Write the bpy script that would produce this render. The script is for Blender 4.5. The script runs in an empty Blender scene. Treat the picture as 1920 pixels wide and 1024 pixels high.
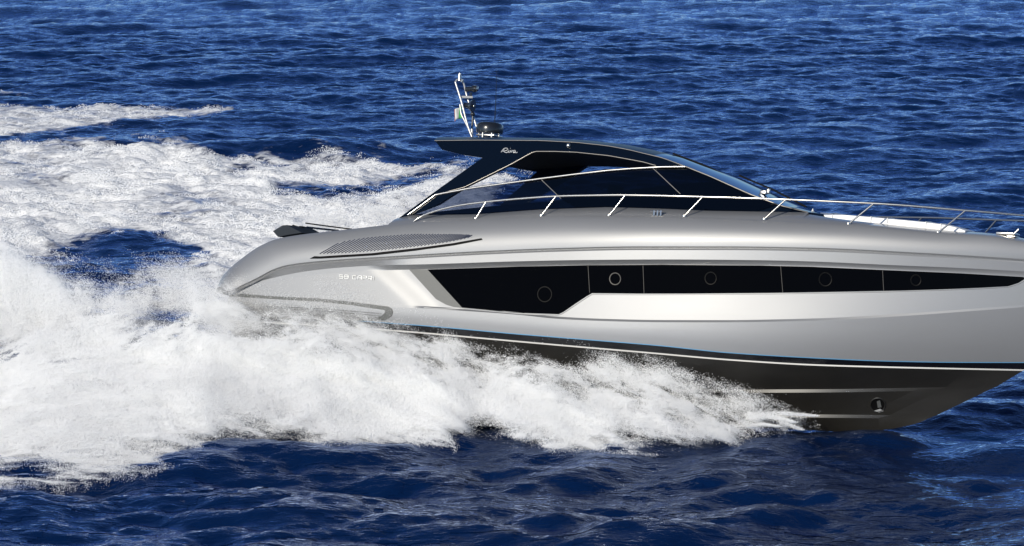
import bpy, bmesh, math, numpy as np
from mathutils import Vector, Matrix
from mathutils.bvhtree import BVHTree
from mathutils.geometry import tessellate_polygon
R = math.radians
scene = bpy.context.scene
COL = scene.collection
rng = np.random.default_rng(7)

# ------------------------------------------------------------------ camera, boat attitude
F = 7600.0                      # focal length in pixels of the 1920 px wide photograph
TH = R(9.5)                     # the helicopter looks this far down
PSI, TAU, PHI = R(25.5), R(2.0), R(13.5)   # yacht: heading towards us, bow-up trim, heel away in the turn
fw = np.array([0, math.cos(TH), -math.sin(TH)])
up = np.array([0, math.sin(TH), math.cos(TH)])
ri = np.array([1.0, 0, 0])
bf = np.array([math.cos(PSI)*math.cos(TAU), -math.sin(PSI)*math.cos(TAU), math.sin(TAU)])
p0 = np.array([math.sin(PSI), math.cos(PSI), 0]); u0 = np.cross(bf, p0)
bp = p0*math.cos(PHI) - u0*math.sin(PHI)
bu = u0*math.cos(PHI) + p0*math.sin(PHI)
BR = np.stack([bf, bp, bu], axis=1)          # local -> world
ANCH_L = np.array([7.8, -2.40, 2.3])         # rub rail amidships, 80 m from the lens
def ray_dir(u, v):
    u = np.asarray(u, float); v = np.asarray(v, float)
    return fw + ((u-960)/F)[..., None]*ri - ((v-512)/F)[..., None]*up
cam0 = -ray_dir(1160, 468)*80.0              # camera relative to the anchor
CL = BR.T @ cam0 + ANCH_L                    # camera in yacht coordinates
def local_dir(u, v): return ray_dir(u, v) @ BR
def on_y(u, v, y):                           # the point of a sight line at half-breadth y
    d = local_dir(u, v); t = (np.asarray(y, float)-CL[1])/d[..., 1]
    return CL + d*t[..., None]
def proj_l(P):
    d = (np.asarray(P, float)-CL) @ BR.T
    z = d @ fw
    return 960+F*(d @ ri)/z, 512-F*(d @ up)/z
keel_c = on_y(1594, 811, 0.0)                # where the forefoot meets the water
boat_o = -(BR @ ANCH_L)                      # yacht origin relative to anchor
z_sea = (BR @ keel_c + boat_o)[2] - 0.02
CAM = np.array([0, 0, 0.0]) ; CAM[2] = cam0[2]-z_sea
CAM[1] = -78.0
shift = CAM - cam0
BO = boat_o + shift                          # yacht origin in the world, sea level at z = 0
def to_sea(u, v, z=0.0):
    d = ray_dir(u, v); t = (z-CAM[2])/d[..., 2]
    return CAM + d*t[..., None]
def proj_w(P):
    d = np.asarray(P, float)-CAM; z = d @ fw
    return 960+F*(d @ ri)/z, 512-F*(d @ up)/z, z

cam = bpy.data.objects.new('camera', bpy.data.cameras.new('camera'))
COL.objects.link(cam)
cam.matrix_world = Matrix(((1, 0, 0, 0), (0, up[1], -fw[1], CAM[1]), (0, up[2], -fw[2], CAM[2]), (0, 0, 0, 1)))
cam.data.sensor_width = 36; cam.data.lens = 36*F/1920
cam.data.clip_start = 1; cam.data.clip_end = 20000
scene.camera = cam

SUN_EL, SUN_AZ = R(23), R(-37)               # the sun stands behind the camera, to its left
sd = np.array([math.sin(SUN_AZ)*math.cos(SUN_EL), -math.cos(SUN_AZ)*math.cos(SUN_EL), math.sin(SUN_EL)])
w = bpy.data.worlds.new('World'); scene.world = w; w.use_nodes = True
nt = w.node_tree; bgn = nt.nodes['Background']
sky = nt.nodes.new('ShaderNodeTexSky'); sky.sky_type = 'NISHITA'; sky.sun_disc = False
sky.sun_elevation = SUN_EL; sky.sun_rotation = math.atan2(sd[0], sd[1])
sky.air_density = 0.6; sky.dust_density = 0.05; sky.ozone_density = 4.0
nt.links.new(sky.outputs[0], bgn.inputs[0]); bgn.inputs[1].default_value = 0.12
sl = bpy.data.objects.new('sun', bpy.data.lights.new('sun', 'SUN')); COL.objects.link(sl)
sl.data.energy = 4.7; sl.data.angle = R(0.5); sl.data.color = (1, 0.93, 0.80)
sl.rotation_euler = Vector(sd).to_track_quat('Z', 'Y').to_euler()
scene.view_settings.view_transform = 'Standard'; scene.view_settings.look = 'None'
scene.view_settings.exposure = 0.0; scene.view_settings.gamma = 1.0
scene.cycles.use_denoising = True
scene.cycles.max_bounces = 12; scene.cycles.diffuse_bounces = 10; scene.cycles.transparent_max_bounces = 24

# ------------------------------------------------------------------ materials
def mat(name, col, rough=0.4, metal=0.0, coat=0.0, spec=0.5, ior=1.5):
    m = bpy.data.materials.new(name); m.use_nodes = True
    b = m.node_tree.nodes['Principled BSDF']
    b.inputs['Base Color'].default_value = (*col, 1); b.inputs['Roughness'].default_value = rough
    b.inputs['Metallic'].default_value = metal; b.inputs['Coat Weight'].default_value = coat
    b.inputs['Coat Roughness'].default_value = 0.04
    b.inputs['Specular IOR Level'].default_value = spec; b.inputs['IOR'].default_value = ior
    return m
def N(m, t, **kw):
    n = m.node_tree.nodes.new(t)
    for k, v in kw.items(): setattr(n, k, v)
    return n
def noise_mottle(m, col_a, col_b, scale, rough=None, stretch=(1, 1, 1), detail=6):
    L = m.node_tree.links; b = m.node_tree.nodes['Principled BSDF']
    tc = N(m, 'ShaderNodeTexCoord'); mp = N(m, 'ShaderNodeMapping'); mp.inputs['Scale'].default_value = stretch
    nz = N(m, 'ShaderNodeTexNoise'); nz.inputs['Scale'].default_value = scale; nz.inputs['Detail'].default_value = detail
    mx = N(m, 'ShaderNodeMix', data_type='RGBA')
    mx.inputs['A'].default_value = (*col_a, 1); mx.inputs['B'].default_value = (*col_b, 1)
    L.new(tc.outputs['Object'], mp.inputs[0]); L.new(mp.outputs[0], nz.inputs[0])
    L.new(nz.outputs['Fac'], mx.inputs['Factor']); L.new(mx.outputs['Result'], b.inputs['Base Color'])
    if rough:
        mr = N(m, 'ShaderNodeMapRange'); mr.inputs['To Min'].default_value = rough[0]; mr.inputs['To Max'].default_value = rough[1]
        L.new(nz.outputs['Fac'], mr.inputs[0]); L.new(mr.outputs[0], b.inputs['Roughness'])
M = {}
M['silver'] = mat('silver_paint', (0.262, 0.266, 0.270), 0.48, 0.42, 0.55)
M['silver'].node_tree.nodes['Principled BSDF'].inputs['Coat Roughness'].default_value = 0.08
noise_mottle(M['silver'], (0.246, 0.249, 0.253), (0.268, 0.271, 0.275), 0.5, (0.45, 0.54), (.6, 1, 2), 3)
M['bottom'] = mat('antifouling', (0.030, 0.028, 0.024), 0.42, 0, 0.1)
noise_mottle(M['bottom'], (0.012, 0.0112, 0.0095), (0.023, 0.0215, 0.0185), 0.8, (0.34, 0.48), (1, 3, 3))
M['black'] = mat('black_paint', (0.006, 0.006, 0.007), 0.15, 0, 0.5)
M['blue'] = mat('light_blue_stripe', (0.09, 0.25, 0.42), 0.4)
M['white_rail'] = mat('white_rail', (0.55, 0.54, 0.51), 0.4)
M['glass'] = mat('dark_hull_glass', (0.0012, 0.0012, 0.0014), 0.05, 0, 0, 0.04)
M['navy'] = mat('navy_gloss', (0.0012, 0.0034, 0.0085), 0.14, 0, 0.0, 0.28)
M['chrome'] = mat('polished_steel', (0.52, 0.505, 0.475), 0.27, 0.95)
M['trim'] = mat('trim_line', (0.30, 0.28, 0.25), 0.35, 0.7)
M['roof'] = mat('navy_roof', (0.003, 0.008, 0.022), 0.35, 0, 0, 0.08)
M['alu'] = mat('mast_aluminium', (0.52, 0.52, 0.51), 0.35, 0.4)
M['dark'] = mat('matt_black', (0.004, 0.004, 0.004), 0.6, 0, 0, 0.08)
M['grey'] = mat('grey_panel', (0.085, 0.088, 0.085), 0.5)
M['groove'] = mat('groove_blue_grey', (0.02, 0.026, 0.05), 0.35, 0.3)
M['white'] = mat('white_cushion', (0.80, 0.80, 0.79), 0.7)
M['lamp'] = mat('white_plastic', (0.75, 0.75, 0.72), 0.35)
M['radar'] = mat('radar_black', (0.012, 0.014, 0.018), 0.25, 0, 0.3)
M['ring'] = mat('porthole_ring', (0.026, 0.024, 0.021), 0.5, 0.1)
M['ringdim'] = mat('porthole_ring_dim', (0.005, 0.005, 0.005), 0.5, 0, 0, 0.1)
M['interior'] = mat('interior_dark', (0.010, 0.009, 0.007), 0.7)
def tinted(name, tint, gloss):
    m = bpy.data.materials.new(name); m.use_nodes = True; n = m.node_tree.nodes; L = m.node_tree.links
    n.remove(n['Principled BSDF']); out = n['Material Output']
    tr = n.new('ShaderNodeBsdfTransparent'); tr.inputs[0].default_value = (*tint, 1)
    gl = n.new('ShaderNodeBsdfGlossy'); gl.inputs['Roughness'].default_value = 0.03; gl.inputs['Color'].default_value = (*gloss, 1)
    fr = n.new('ShaderNodeFresnel'); fr.inputs[0].default_value = 1.45
    mx = n.new('ShaderNodeMixShader'); L.new(fr.outputs[0], mx.inputs[0]); L.new(tr.outputs[0], mx.inputs[1]); L.new(gl.outputs[0], mx.inputs[2])
    L.new(mx.outputs[0], out.inputs[0]); return m
M['tint_aft'] = tinted('aft_side_glass', (0.42, 0.46, 0.55), (0.9, 0.95, 1))
M['tint'] = tinted('tinted_side_glass', (0.085, 0.10, 0.14), (0.9, 0.95, 1))
M['screen'] = tinted('windscreen_glass', (0.02, 0.025, 0.035), (0.30, 0.35, 0.42))

# ------------------------------------------------------------------ object helpers
def link(o, parent=None):
    COL.objects.link(o)
    if parent: o.parent = parent
    return o
def tag(o, label=None, cat=None, group=None, kind=None):
    for k, v in (('label', label), ('category', cat), ('group', group), ('kind', kind)):
        if v: o[k] = v
    return o
def mesh_obj(name, verts, faces, m, parent=None, smooth=True, sharp=35):
    me = bpy.data.meshes.new(name)
    me.from_pydata([tuple(map(float, v)) for v in verts], [], [tuple(map(int, f)) for f in faces]); me.update()
    me.validate()
    if m: me.materials.append(m)
    if smooth:
        me.polygons.foreach_set('use_smooth', [True]*len(me.polygons))
        if sharp: me.set_sharp_from_angle(angle=R(sharp))
    return link(bpy.data.objects.new(name, me), parent)
def bm_obj(name, bm, m, parent=None, smooth=True, sharp=35):
    me = bpy.data.meshes.new(name); bm.normal_update(); bm.to_mesh(me); bm.free()
    if m: me.materials.append(m)
    if smooth and len(me.polygons):
        me.polygons.foreach_set('use_smooth', [True]*len(me.polygons))
        if sharp: me.set_sharp_from_angle(angle=R(sharp))
    return link(bpy.data.objects.new(name, me), parent)
def pchip(xs, ys):
    xs = np.array(xs, float); ys = np.array(ys, float); h = np.diff(xs); dl = np.diff(ys)/h
    d = np.zeros_like(ys)
    for i in range(1, len(xs)-1):
        if dl[i-1]*dl[i] > 0:
            w1 = 2*h[i]+h[i-1]; w2 = h[i]+2*h[i-1]; d[i] = (w1+w2)/(w1/dl[i-1]+w2/dl[i])
    d[0] = dl[0]; d[-1] = dl[-1]
    def f(x):
        x = np.asarray(x, float); i = np.clip(np.searchsorted(xs, x)-1, 0, len(xs)-2)
        t = (x-xs[i])/h[i]; lo = t < 0; hi = t > 1
        y = ((1+2*t)*(1-t)**2)*ys[i]+t*(1-t)**2*h[i]*d[i]+t*t*(3-2*t)*ys[i+1]+t*t*(t-1)*h[i]*d[i+1]
        y = np.where(lo, ys[0]+(x-xs[0])*d[0], y); y = np.where(hi, ys[-1]+(x-xs[-1])*d[-1], y)
        return y
    return f
def tube_bm(bm, pts, r, seg=8, cap=True, radii=None):
    pts = [Vector(p) for p in pts]; rings = []
    prev = None
    for i, p in enumerate(pts):
        t = (pts[min(i+1, len(pts)-1)]-pts[max(i-1, 0)]).normalized()
        a = prev if prev is not None else (Vector((0, 0, 1)) if abs(t.z) < 0.9 else Vector((1, 0, 0)))
        n = (a-t*a.dot(t)).normalized(); b = t.cross(n); prev = n
        rr = radii[i] if radii else r
        rings.append([bm.verts.new(p+(n*math.cos(2*math.pi*k/seg)+b*math.sin(2*math.pi*k/seg))*rr) for k in range(seg)])
    for a, b in zip(rings, rings[1:]):
        for k in range(seg): bm.faces.new((a[k], a[(k+1) % seg], b[(k+1) % seg], b[k]))
    if cap:
        bm.faces.new(rings[0][::-1]); bm.faces.new(rings[-1])
def tube(name, pts, r, m, parent, seg=8, radii=None):
    bm = bmesh.new(); tube_bm(bm, pts, r, seg, True, radii); return bm_obj(name, bm, m, parent, True, 50)
def smooth_path(pts, n=60):
    pts = np.array(pts, float); s = np.concatenate([[0], np.cumsum(np.linalg.norm(np.diff(pts, axis=0), axis=1))])
    q = np.linspace(0, s[-1], n); return np.stack([pchip(s, pts[:, k])(q) for k in range(3)], 1)
def mirror(o):
    c = o.copy(); c.data = o.data.copy(); COL.objects.link(c)
    n = len(c.data.vertices); a = np.empty(n*3); c.data.vertices.foreach_get('co', a); a = a.reshape(-1, 3); a[:, 1] *= -1
    c.data.vertices.foreach_set('co', a.ravel()); c.data.flip_normals(); c.data.update()
    return c

# ------------------------------------------------------------------ the yacht
boat = bpy.data.objects.new('motor_yacht', None); COL.objects.link(boat)
boat.matrix_world = Matrix(((*BR[0], BO[0]), (*BR[1], BO[1]), (*BR[2], BO[2]), (0, 0, 0, 1)))
tag(boat, 'silver motor yacht with navy hardtop and dark bottom, heeling as it planes through white spray', 'yacht')

X0 = 6.5
def taper(X, xe, p):
    X = np.asarray(X, float)
    a = 1-0.055*np.clip((3.5-X)/3.5, 0, 1.2)**2
    q = np.clip((X-X0)/(xe-X0), 0, 1)
    return a*(1-q**p)
def sm(x, a, b):
    t = np.clip((np.asarray(x, float)-a)/(b-a), 0, 1); return t*t*(3-2*t)
STEM = [(1594, 811), (1650, 807), (1706, 797.5), (1762, 777), (1837, 739), (1875, 722), (1920, 694), (1940, 679), (1985, 642), (2020, 603), (2048, 566), (2072, 526), (2085, 500), (2102, 470)]
def stem_at_v(v):
    s = np.array(STEM[1:]); return np.interp(-v, -s[:, 1], s[:, 0])
NS = 420
TT = np.linspace(0, 1, NS)**0.9
class Row: pass
def solve_Z(X, B, vf):
    lo = np.full(X.shape, -4.0); hi = np.full(X.shape, 8.0)
    for _ in range(50):
        mid = (lo+hi)/2
        u, v = proj_l(np.stack([X, -B, mid], -1))
        low = v > vf(u)          # projects below the traced line: raise it
        lo = np.where(low, mid, lo); hi = np.where(low, hi, mid)
    return (lo+hi)/2
def row(px, B, p=2.2, dv=0.0, Bfun=None, ustart=None, xstart=None):
    px = np.array(px, float); vf0 = pchip(px[:, 0], px[:, 1]); vf = lambda u: vf0(u)+dv
    ue = px[-1, 0]
    for _ in range(8): ue = stem_at_v(vf(ue))
    e = on_y(ue, vf(ue), 0.0); xe = e[0]
    bfn = (lambda X: B*taper(X, xe, p)) if Bfun is None else (lambda X: Bfun(X)*taper(X, xe, p))
    us = px[0, 0] if ustart is None else ustart
    xs = 0.3
    for _ in range(20): xs = on_y(us, vf(us), -bfn(np.array(xs)))[0]
    if xstart is not None: xs = xstart
    r = Row(); r.X = xs+(xe-xs)*TT; r.B = bfn(r.X); r.Z = solve_Z(r.X, r.B, vf)
    r.B[-1] = 0; r.vf = vf; r.bfn = bfn
    r.P = np.stack([r.X, -r.B, r.Z], 1); return r
px_C = [(300, 745), (900, 772), (1462, 779.5), (1700, 782), (1745, 783)]
px_B = [(300, 680), (900, 722), (1372, 733), (1537, 732.5), (1700, 730), (1855, 727)]
px_ch = [(428, 600), (753, 621), (913, 635), (1059, 648), (1200, 660), (1380, 675.5), (1522, 684), (1631, 687.5), (1920, 694)]
px_bt = [(428, 582), (697, 603.5), (805, 611.6), (960, 625.6), (1088, 636), (1240, 648.5), (1361, 661), (1522, 671), (1669, 677.3), (1800, 679.5), (1920, 679.8), (1938, 679.8)]
px_kn = [(428, 563), (600, 570), (788, 576), (861, 580.5), (972, 588.5), (1042, 595.6), (1130, 600), (1240, 602.3), (1350, 602.5), (1522, 599.5), (1687, 591), (1800, 583), (1920, 574), (2045, 564.5)]
px_wt = [(430, 554), (500, 533), (580, 517), (650, 510), (710, 506.7), (802, 504.5), (972, 499), (1103, 496.5), (1240, 495.6), (1425, 497), (1522, 499.4), (1669, 506), (1800, 511.5), (1920, 518), (2068, 527)]
px_rb = [(405, 561), (432, 549.5), (455, 537), (481, 524.5), (514, 507.5), (541, 499.5), (617, 491), (725, 484), (920, 473), (1050, 468), (1200, 465), (1360, 465), (1522, 467.5), (1725, 477), (1920, 489), (2085, 501)]
px_dk = [(405, 546), (412, 527), (427, 507), (454, 484), (487, 461.5), (516, 449), (568, 439.6), (654, 430), (736, 420.5), (774, 416.5), (887, 410), (990, 406), (1080, 404), (1220, 405), (1430, 412), (1592, 420.5), (1760, 436), (1859, 443), (1920, 453), (2100, 474)]
def rec(d):                                   # the side is recessed from the gill panel forward
    return lambda X: 2.36-0.07*sm(X, d-.1, d+.65)*(1-.6*sm(X, 8, 13))
rows = {}
rows['C_lo'] = row(px_C, .78, 1.7, 3, xstart=-1.25); rows['C_hi'] = row(px_C, .75, 1.7, -3, xstart=-1.25)
rows['B_lo'] = row(px_B, 1.42, 1.75, 3.5, xstart=-1.2); rows['B_hi'] = row(px_B, 1.39, 1.75, -2.5, xstart=-1.2)
rows['ch_lo'] = row(px_ch, 2.26, 1.9, 1.5); rows['ch_hi'] = row(px_ch, 2.235, 1.9, -1.2)
rows['bt'] = row(px_bt, 2.295, 1.95, 0.8); rows['ps'] = row(px_bt, 2.30, 1.95, -0.7)
btf, knf = pchip(*zip(*px_bt)), pchip(*zip(*px_kn))
for nm, fr, b in (('sd1', .25, 2.327), ('sd2', .5, 2.345), ('sd3', .75, 2.355)):
    rows[nm] = row([(x, (btf(x)-1.2)*(1-fr)+(knf(x)+2)*fr) for x in range(428, 1940, 56)]+[(1936+(2040-1936)*fr, 679*(1-fr)+566*fr)], b, 1.95+.1*fr)
rows['kn_lo'] = row(px_kn, 2.36, 2.05, 2.0)
rows['kn_hi'] = row(px_kn, 0, 2.05, -2.2, rec(3.3))
rows['wt_lo'] = row(px_wt, 0, 2.1, 0.5, rec(2.35))
wtf = pchip(*zip(*px_wt))
for nm, fr in [('kw%d' % i, i/13) for i in range(1, 13)]:
    rows[nm] = row([(x, (knf(x)-2.2)*(1-fr)+(wtf(x)+.5)*fr) for x in range(430, 2045, 38)]+[(2045+23*fr, 562*(1-fr)+527.5*fr)], 0, 2.05+.05*fr, 0, rec(3.3-.95*fr), ustart=429)
rows['wt_mid'] = row(px_wt, 0, 2.12, -3, lambda X: 2.362-.04*sm(X, 2.1, 2.9))
rows['wt_hi'] = row(px_wt, 0, 2.15, -9, lambda X: 2.366+.062*sm(X, 2.1, 3.3))
rows['rb1'] = row(px_rb, 2.43, 2.2, 4, ustart=432); rows['rb2'] = row(px_rb, 2.395, 2.2, 1.2, ustart=432)
rows['rb3'] = row(px_rb, 2.395, 2.2, -0.6, ustart=432); rows['rb4'] = row(px_rb, 2.435, 2.2, -3, ustart=432)
rbf, dkf = pchip(*zip(*px_rb)), pchip(*zip(*px_dk))
us_all = np.array(sorted(set([x for x, _ in px_rb]+[x for x, _ in px_dk])))
BW = [('m1', .14, 2.445), ('m2', .30, 2.44), ('m3', .46, 2.42), ('m4', .61, 2.385), ('m5', .75, 2.33), ('m6', .87, 2.265), ('m7', .95, 2.20), ('dk', 1.0, 2.13)]
for nm, fr, b in BW:
    rows[nm] = row([(x, (rbf(x)-3)*(1-fr)+dkf(x)*fr) for x in us_all], b, 2.2, 0, ustart=432-27*fr**.6)
# keel
r = Row(); st = np.array(STEM); sp = on_y(st[:, 0], st[:, 1], 0.0)
xs, xe = -1.25, rows['C_lo'].X[-1]; r.X = xs+(xe-xs)*TT
kz = pchip(sp[:, 0], sp[:, 2]); r.Z = np.where(r.X > sp[0, 0], kz(r.X), sp[0, 2]-0.0*(sp[0, 0]-r.X)); r.B = np.zeros(NS); r.Z[-1] = rows['C_lo'].Z[-1]
r.P = np.stack([r.X, r.B, r.Z], 1); rows['keel'] = r

def loft(name, keys, m, parent=boat, sharp=None, creases=()):
    V = []; Fc = []
    for side in (1, -1):
        base = len(V)
        for k in keys:
            P = rows[k].P.copy(); P[:, 1] *= side; V += list(P)
        for i in range(len(keys)-1):
            for j in range(NS-1):
                a = base+i*NS+j; q = (a, a+1, a+NS+1, a+NS)
                Fc.append(q if side == 1 else q[::-1])
    o = mesh_obj(name, V, Fc, m, parent, True, sharp)
    if creases:                                # hard lines along named rows
        rid = {keys.index(c) for c in creases}; at = o.data.attributes.get('sharp_edge') or o.data.attributes.new('sharp_edge', 'BOOLEAN', 'EDGE')
        for e in o.data.edges:
            a, b = e.vertices
            if abs(a-b) == 1 and (a//NS) == (b//NS) and (a//NS) % len(keys) in rid: at.data[e.index].value = True
    return o
hull_bottom = loft('hull_bottom', ['keel', 'C_lo', 'C_hi', 'B_lo', 'B_hi', 'ch_lo'], M['bottom'], sharp=20)
loft('chine_rail', ['ch_lo', 'ch_hi'], M['white_rail'])
boot_s = loft('boot_stripe', ['ch_hi', 'bt'], M['black'])
pin_s = loft('pinstripe', ['bt', 'ps'], M['blue'])
topsides = loft('topsides', ['ps', 'sd1', 'sd2', 'sd3', 'kn_lo', 'kn_hi', *['kw%d' % i for i in range(1, 13)], 'wt_lo', 'wt_mid', 'wt_hi', 'rb1'], M['silver'], sharp=60, creases=('kn_lo', 'kn_hi', 'wt_lo', 'wt_hi'))
loft('rub_rail', ['rb1', 'rb2', 'rb3', 'rb4'], M['silver'], sharp=15)
loft('rub_groove', ['rb2', 'rb3'], M['groove'])
bulwark = loft('bulwark', ['rb4']+[b[0] for b in BW], M['silver'])
# transom closing the stern
keys = ['keel', 'C_lo', 'C_hi', 'B_lo', 'B_hi', 'ch_lo', 'ch_hi', 'bt', 'ps', 'kn_lo', 'kn_hi', 'wt_lo', 'wt_hi', 'rb1', 'rb4']+[b[0] for b in BW]
V = []; Fc = []
for k in keys:
    q = rows[k].P[0]; V += [q, q*np.array([1, -1, 1])]
for i in range(len(keys)-1): Fc.append((2*i, 2*i+2, 2*i+3, 2*i+1))
mesh_obj('transom', V, Fc, M['silver'], boat, False)
# the tree of hull faces, for everything that lies on the hull
hv = []; hf = []
for o in (hull_bottom, topsides, bulwark, boot_s, pin_s):
    b = len(hv); hv += [tuple(v.co) for v in o.data.vertices]; hf += [tuple(i+b for i in p.vertices) for p in o.data.polygons]
BVH = BVHTree.FromPolygons(hv, hf)
CLV = Vector(CL)
def hull_pt(u, v, off=0.0):
    d = Vector(local_dir(u, v)).normalized(); h = BVH.ray_cast(CLV, d)
    if h[0] is None: return None
    n = h[1] if h[1].dot(d) < 0 else -h[1]
    return h[0]+n*off
dkr = rows['dk']
def deckZ(X): return np.interp(X, dkr.X, dkr.Z)
def deckB(X): return np.interp(X, dkr.X, dkr.B)
def cabin_pt(u, v, off=0.0, inset=0.36, k=0.30):
    d = local_dir(u, v)
    def g(t):
        P = CL+d*t; return P[1]+(max(deckB(P[0]), .3)-inset-.5*float(sm(P[0], 10.6, 12.6)))-k*(P[2]-deckZ(P[0]))-off*-1
    lo, hi = 60.0, 95.0
    for _ in range(46):
        m_ = (lo+hi)/2
        if g(m_) < 0: lo = m_
        else: hi = m_
    return Vector(CL+d*((lo+hi)/2))
def patch(name, poly, fn, thick, m, parent=boat, step=14.0, off=0.004, sharp=40):
    """A panel with the outline poly (traced), lying on the surface fn, with a thickness."""
    pts = [Vector((x, y, 0)) for x, y in poly]
    bm = bmesh.new(); vs = [bm.verts.new(p) for p in pts]
    for t in tessellate_polygon([pts]):
        try: bm.faces.new([vs[i] for i in t])
        except ValueError: pass
    xs_ = [p.x for p in pts]; ys_ = [p.y for p in pts]
    for ax, (a, b) in enumerate(((min(xs_), max(xs_)), (min(ys_), max(ys_)))):
        n = int((b-a)/(step if ax == 0 else step*0.7))
        for i in range(1, n+1):
            c = a+(b-a)*i/(n+1); co = Vector((c, 0, 0)) if ax == 0 else Vector((0, c, 0)); no = Vector((1, 0, 0)) if ax == 0 else Vector((0, 1, 0))
            bmesh.ops.bisect_plane(bm, geom=bm.verts[:]+bm.edges[:]+bm.faces[:], plane_co=co, plane_no=no, dist=1e-4)
    bmesh.ops.triangulate(bm, faces=bm.faces[:])
    for v in bm.verts:
        p = fn(v.co.x, v.co.y, off)
        if p is None: p = Vector(on_y(v.co.x, v.co.y, -1.0))
        v.co = p
    bmesh.ops.recalc_face_normals(bm, faces=bm.faces[:])
    bm.normal_update(); s = sum((f.normal.y*f.calc_area() for f in bm.faces))
    if s > 0: bmesh.ops.reverse_faces(bm, faces=bm.faces[:])
    if thick:
        fs = bm.faces[:]; g = bmesh.ops.extrude_face_region(bm, geom=fs)
        # the new faces stay in front, the old ones become the back
        newv = [e for e in g['geom'] if isinstance(e, bmesh.types.BMVert)]
        for v in newv: v.co.y += thick
        for f in [e for e in g['geom'] if isinstance(e, bmesh.types.BMFace)]: f.normal_flip()
        bmesh.ops.recalc_face_normals(bm, faces=bm.faces[:])
    return bm_obj(name, bm, m, parent, True, sharp)
def line_on(name, px, fn, r, m, parent=boat, n=40, off=0.0, seg=8):
    px = np.array(px, float); s = np.concatenate([[0], np.cumsum(np.hypot(*np.diff(px, axis=0).T))])
    q = np.linspace(0, s[-1], n); pts = [fn(a, b, off) for a, b in zip(np.interp(q, s, px[:, 0]), np.interp(q, s, px[:, 1]))]
    return tube(name, [p for p in pts if p is not None], r, m, parent, seg)

# deck, with a little camber forward
V = []; Fc = []; fr = np.linspace(-1, 1, 15)
for j in range(NS):
    X, _, Z = dkr.P[j]; B = dkr.B[j]; c = 0.15*sm(X, 8, 13)*min(1, B/1.2)
    for f in fr:
        V.append((X, f*B, Z-0.004+c*(1-f*f)-0.05*(1-sm(X, 2, 6))*(1-f**8)))
for j in range(NS-1):
    for i in range(14): a = j*15+i; Fc.append((a, a+15, a+16, a+1))
mesh_obj('deck', V, Fc, M['silver'], boat)

# hull window band
WIN = [(802, 505.5), (972, 499.8), (1103, 497.3), (1240, 496.4), (1425, 497.8), (1522, 500.2), (1669, 506.8), (1800, 512.4), (1919, 519.3), (1921, 523), (1909, 530.5), (1890, 536.6), (1837, 539.5), (1740, 543.5), (1654, 545.5), (1522, 548), (1440, 549.3), (1300, 550.4), (1200, 550.6), (1110, 549.8), (1100, 555.5), (1078, 570), (1056, 585.2), (1047, 589.3), (972, 586.6), (867, 577)]
win = patch('hull_window', WIN, hull_pt, 0.03, M['glass'], step=9, off=0.009)
for a, b in (((1103, 498), (1106, 549)), ((1206, 497.3), (1208, 550)), ((1464, 499), (1468, 548.5)), ((1655, 507), (1657, 545))):
    line_on('mullion', [a, b], hull_pt, 0.007, M['ring'], win, 8, 0.010, 6)
for (cx, cy, rr, mm) in ((1154, 523, 11, 'ring'), (1022, 552, 14, 'ringdim'), (1333, 522, 11.5, 'ringdim'), (1548, 524, 12.5, 'ringdim'), (1717.5, 525.6, 10, 'ringdim')):
    bm = bmesh.new(); pts = [hull_pt(cx+rr*math.cos(t)*.93, cy+rr*math.sin(t), 0.012) for t in np.linspace(0, 2*math.pi, 33)]
    tube_bm(bm, pts, 0.013, 6, False); o = bm_obj('porthole', bm, M[mm], win)
    c = [hull_pt(cx+(rr-2)*math.cos(t)*.93, cy+(rr-2)*math.sin(t), 0.010) for t in np.linspace(0, 2*math.pi, 25)[:-1]]
line_on('window_sill_trim', [(795, 577), (832, 580), (867, 579), (972, 588.5), (1048, 591.4), (1056, 587), (1080, 571), (1101, 557), (1110, 551.6), (1200, 552.3), (1440, 551), (1654, 547.2), (1837, 541.2), (1890, 538), (1912, 531.5), (1924, 523)], hull_pt, 0.011, M['silver'], boat, 120, 0.004, 6)
patch('gill_panel', [(768, 506), (802, 505.5), (867, 577), (850, 575.5), (837, 571.5), (818, 561)], hull_pt, 0.02, M['grey'], step=7, off=0.016)
# boarding panel at the quarter
BPo = [(430, 549.5), (520, 556), (600, 560), (660, 566), (728, 575), (735, 579), (737, 586), (734, 593), (726, 599), (715, 601), (640, 602), (560, 600), (430, 590)]
patch('boarding_panel', BPo, hull_pt, 0.02, M['grey'], step=9, off=0.014)
bpn = patch('boarding_panel_inset', [(430, 556), (520, 561.5), (600, 566), (660, 572.5), (722, 581.5), (724, 585), (716, 593), (700, 595.5), (640, 598), (560, 597), (430, 586)], hull_pt, 0.02, M['silver'], off=0.026)
for dy in (0, 4.5): line_on('panel_groove', [(500, 574+dy*.6), (620, 580+dy*.8), (716, 588+dy)], hull_pt, 0.007, M['grey'], bpn, 16, 0.024, 5)
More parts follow.
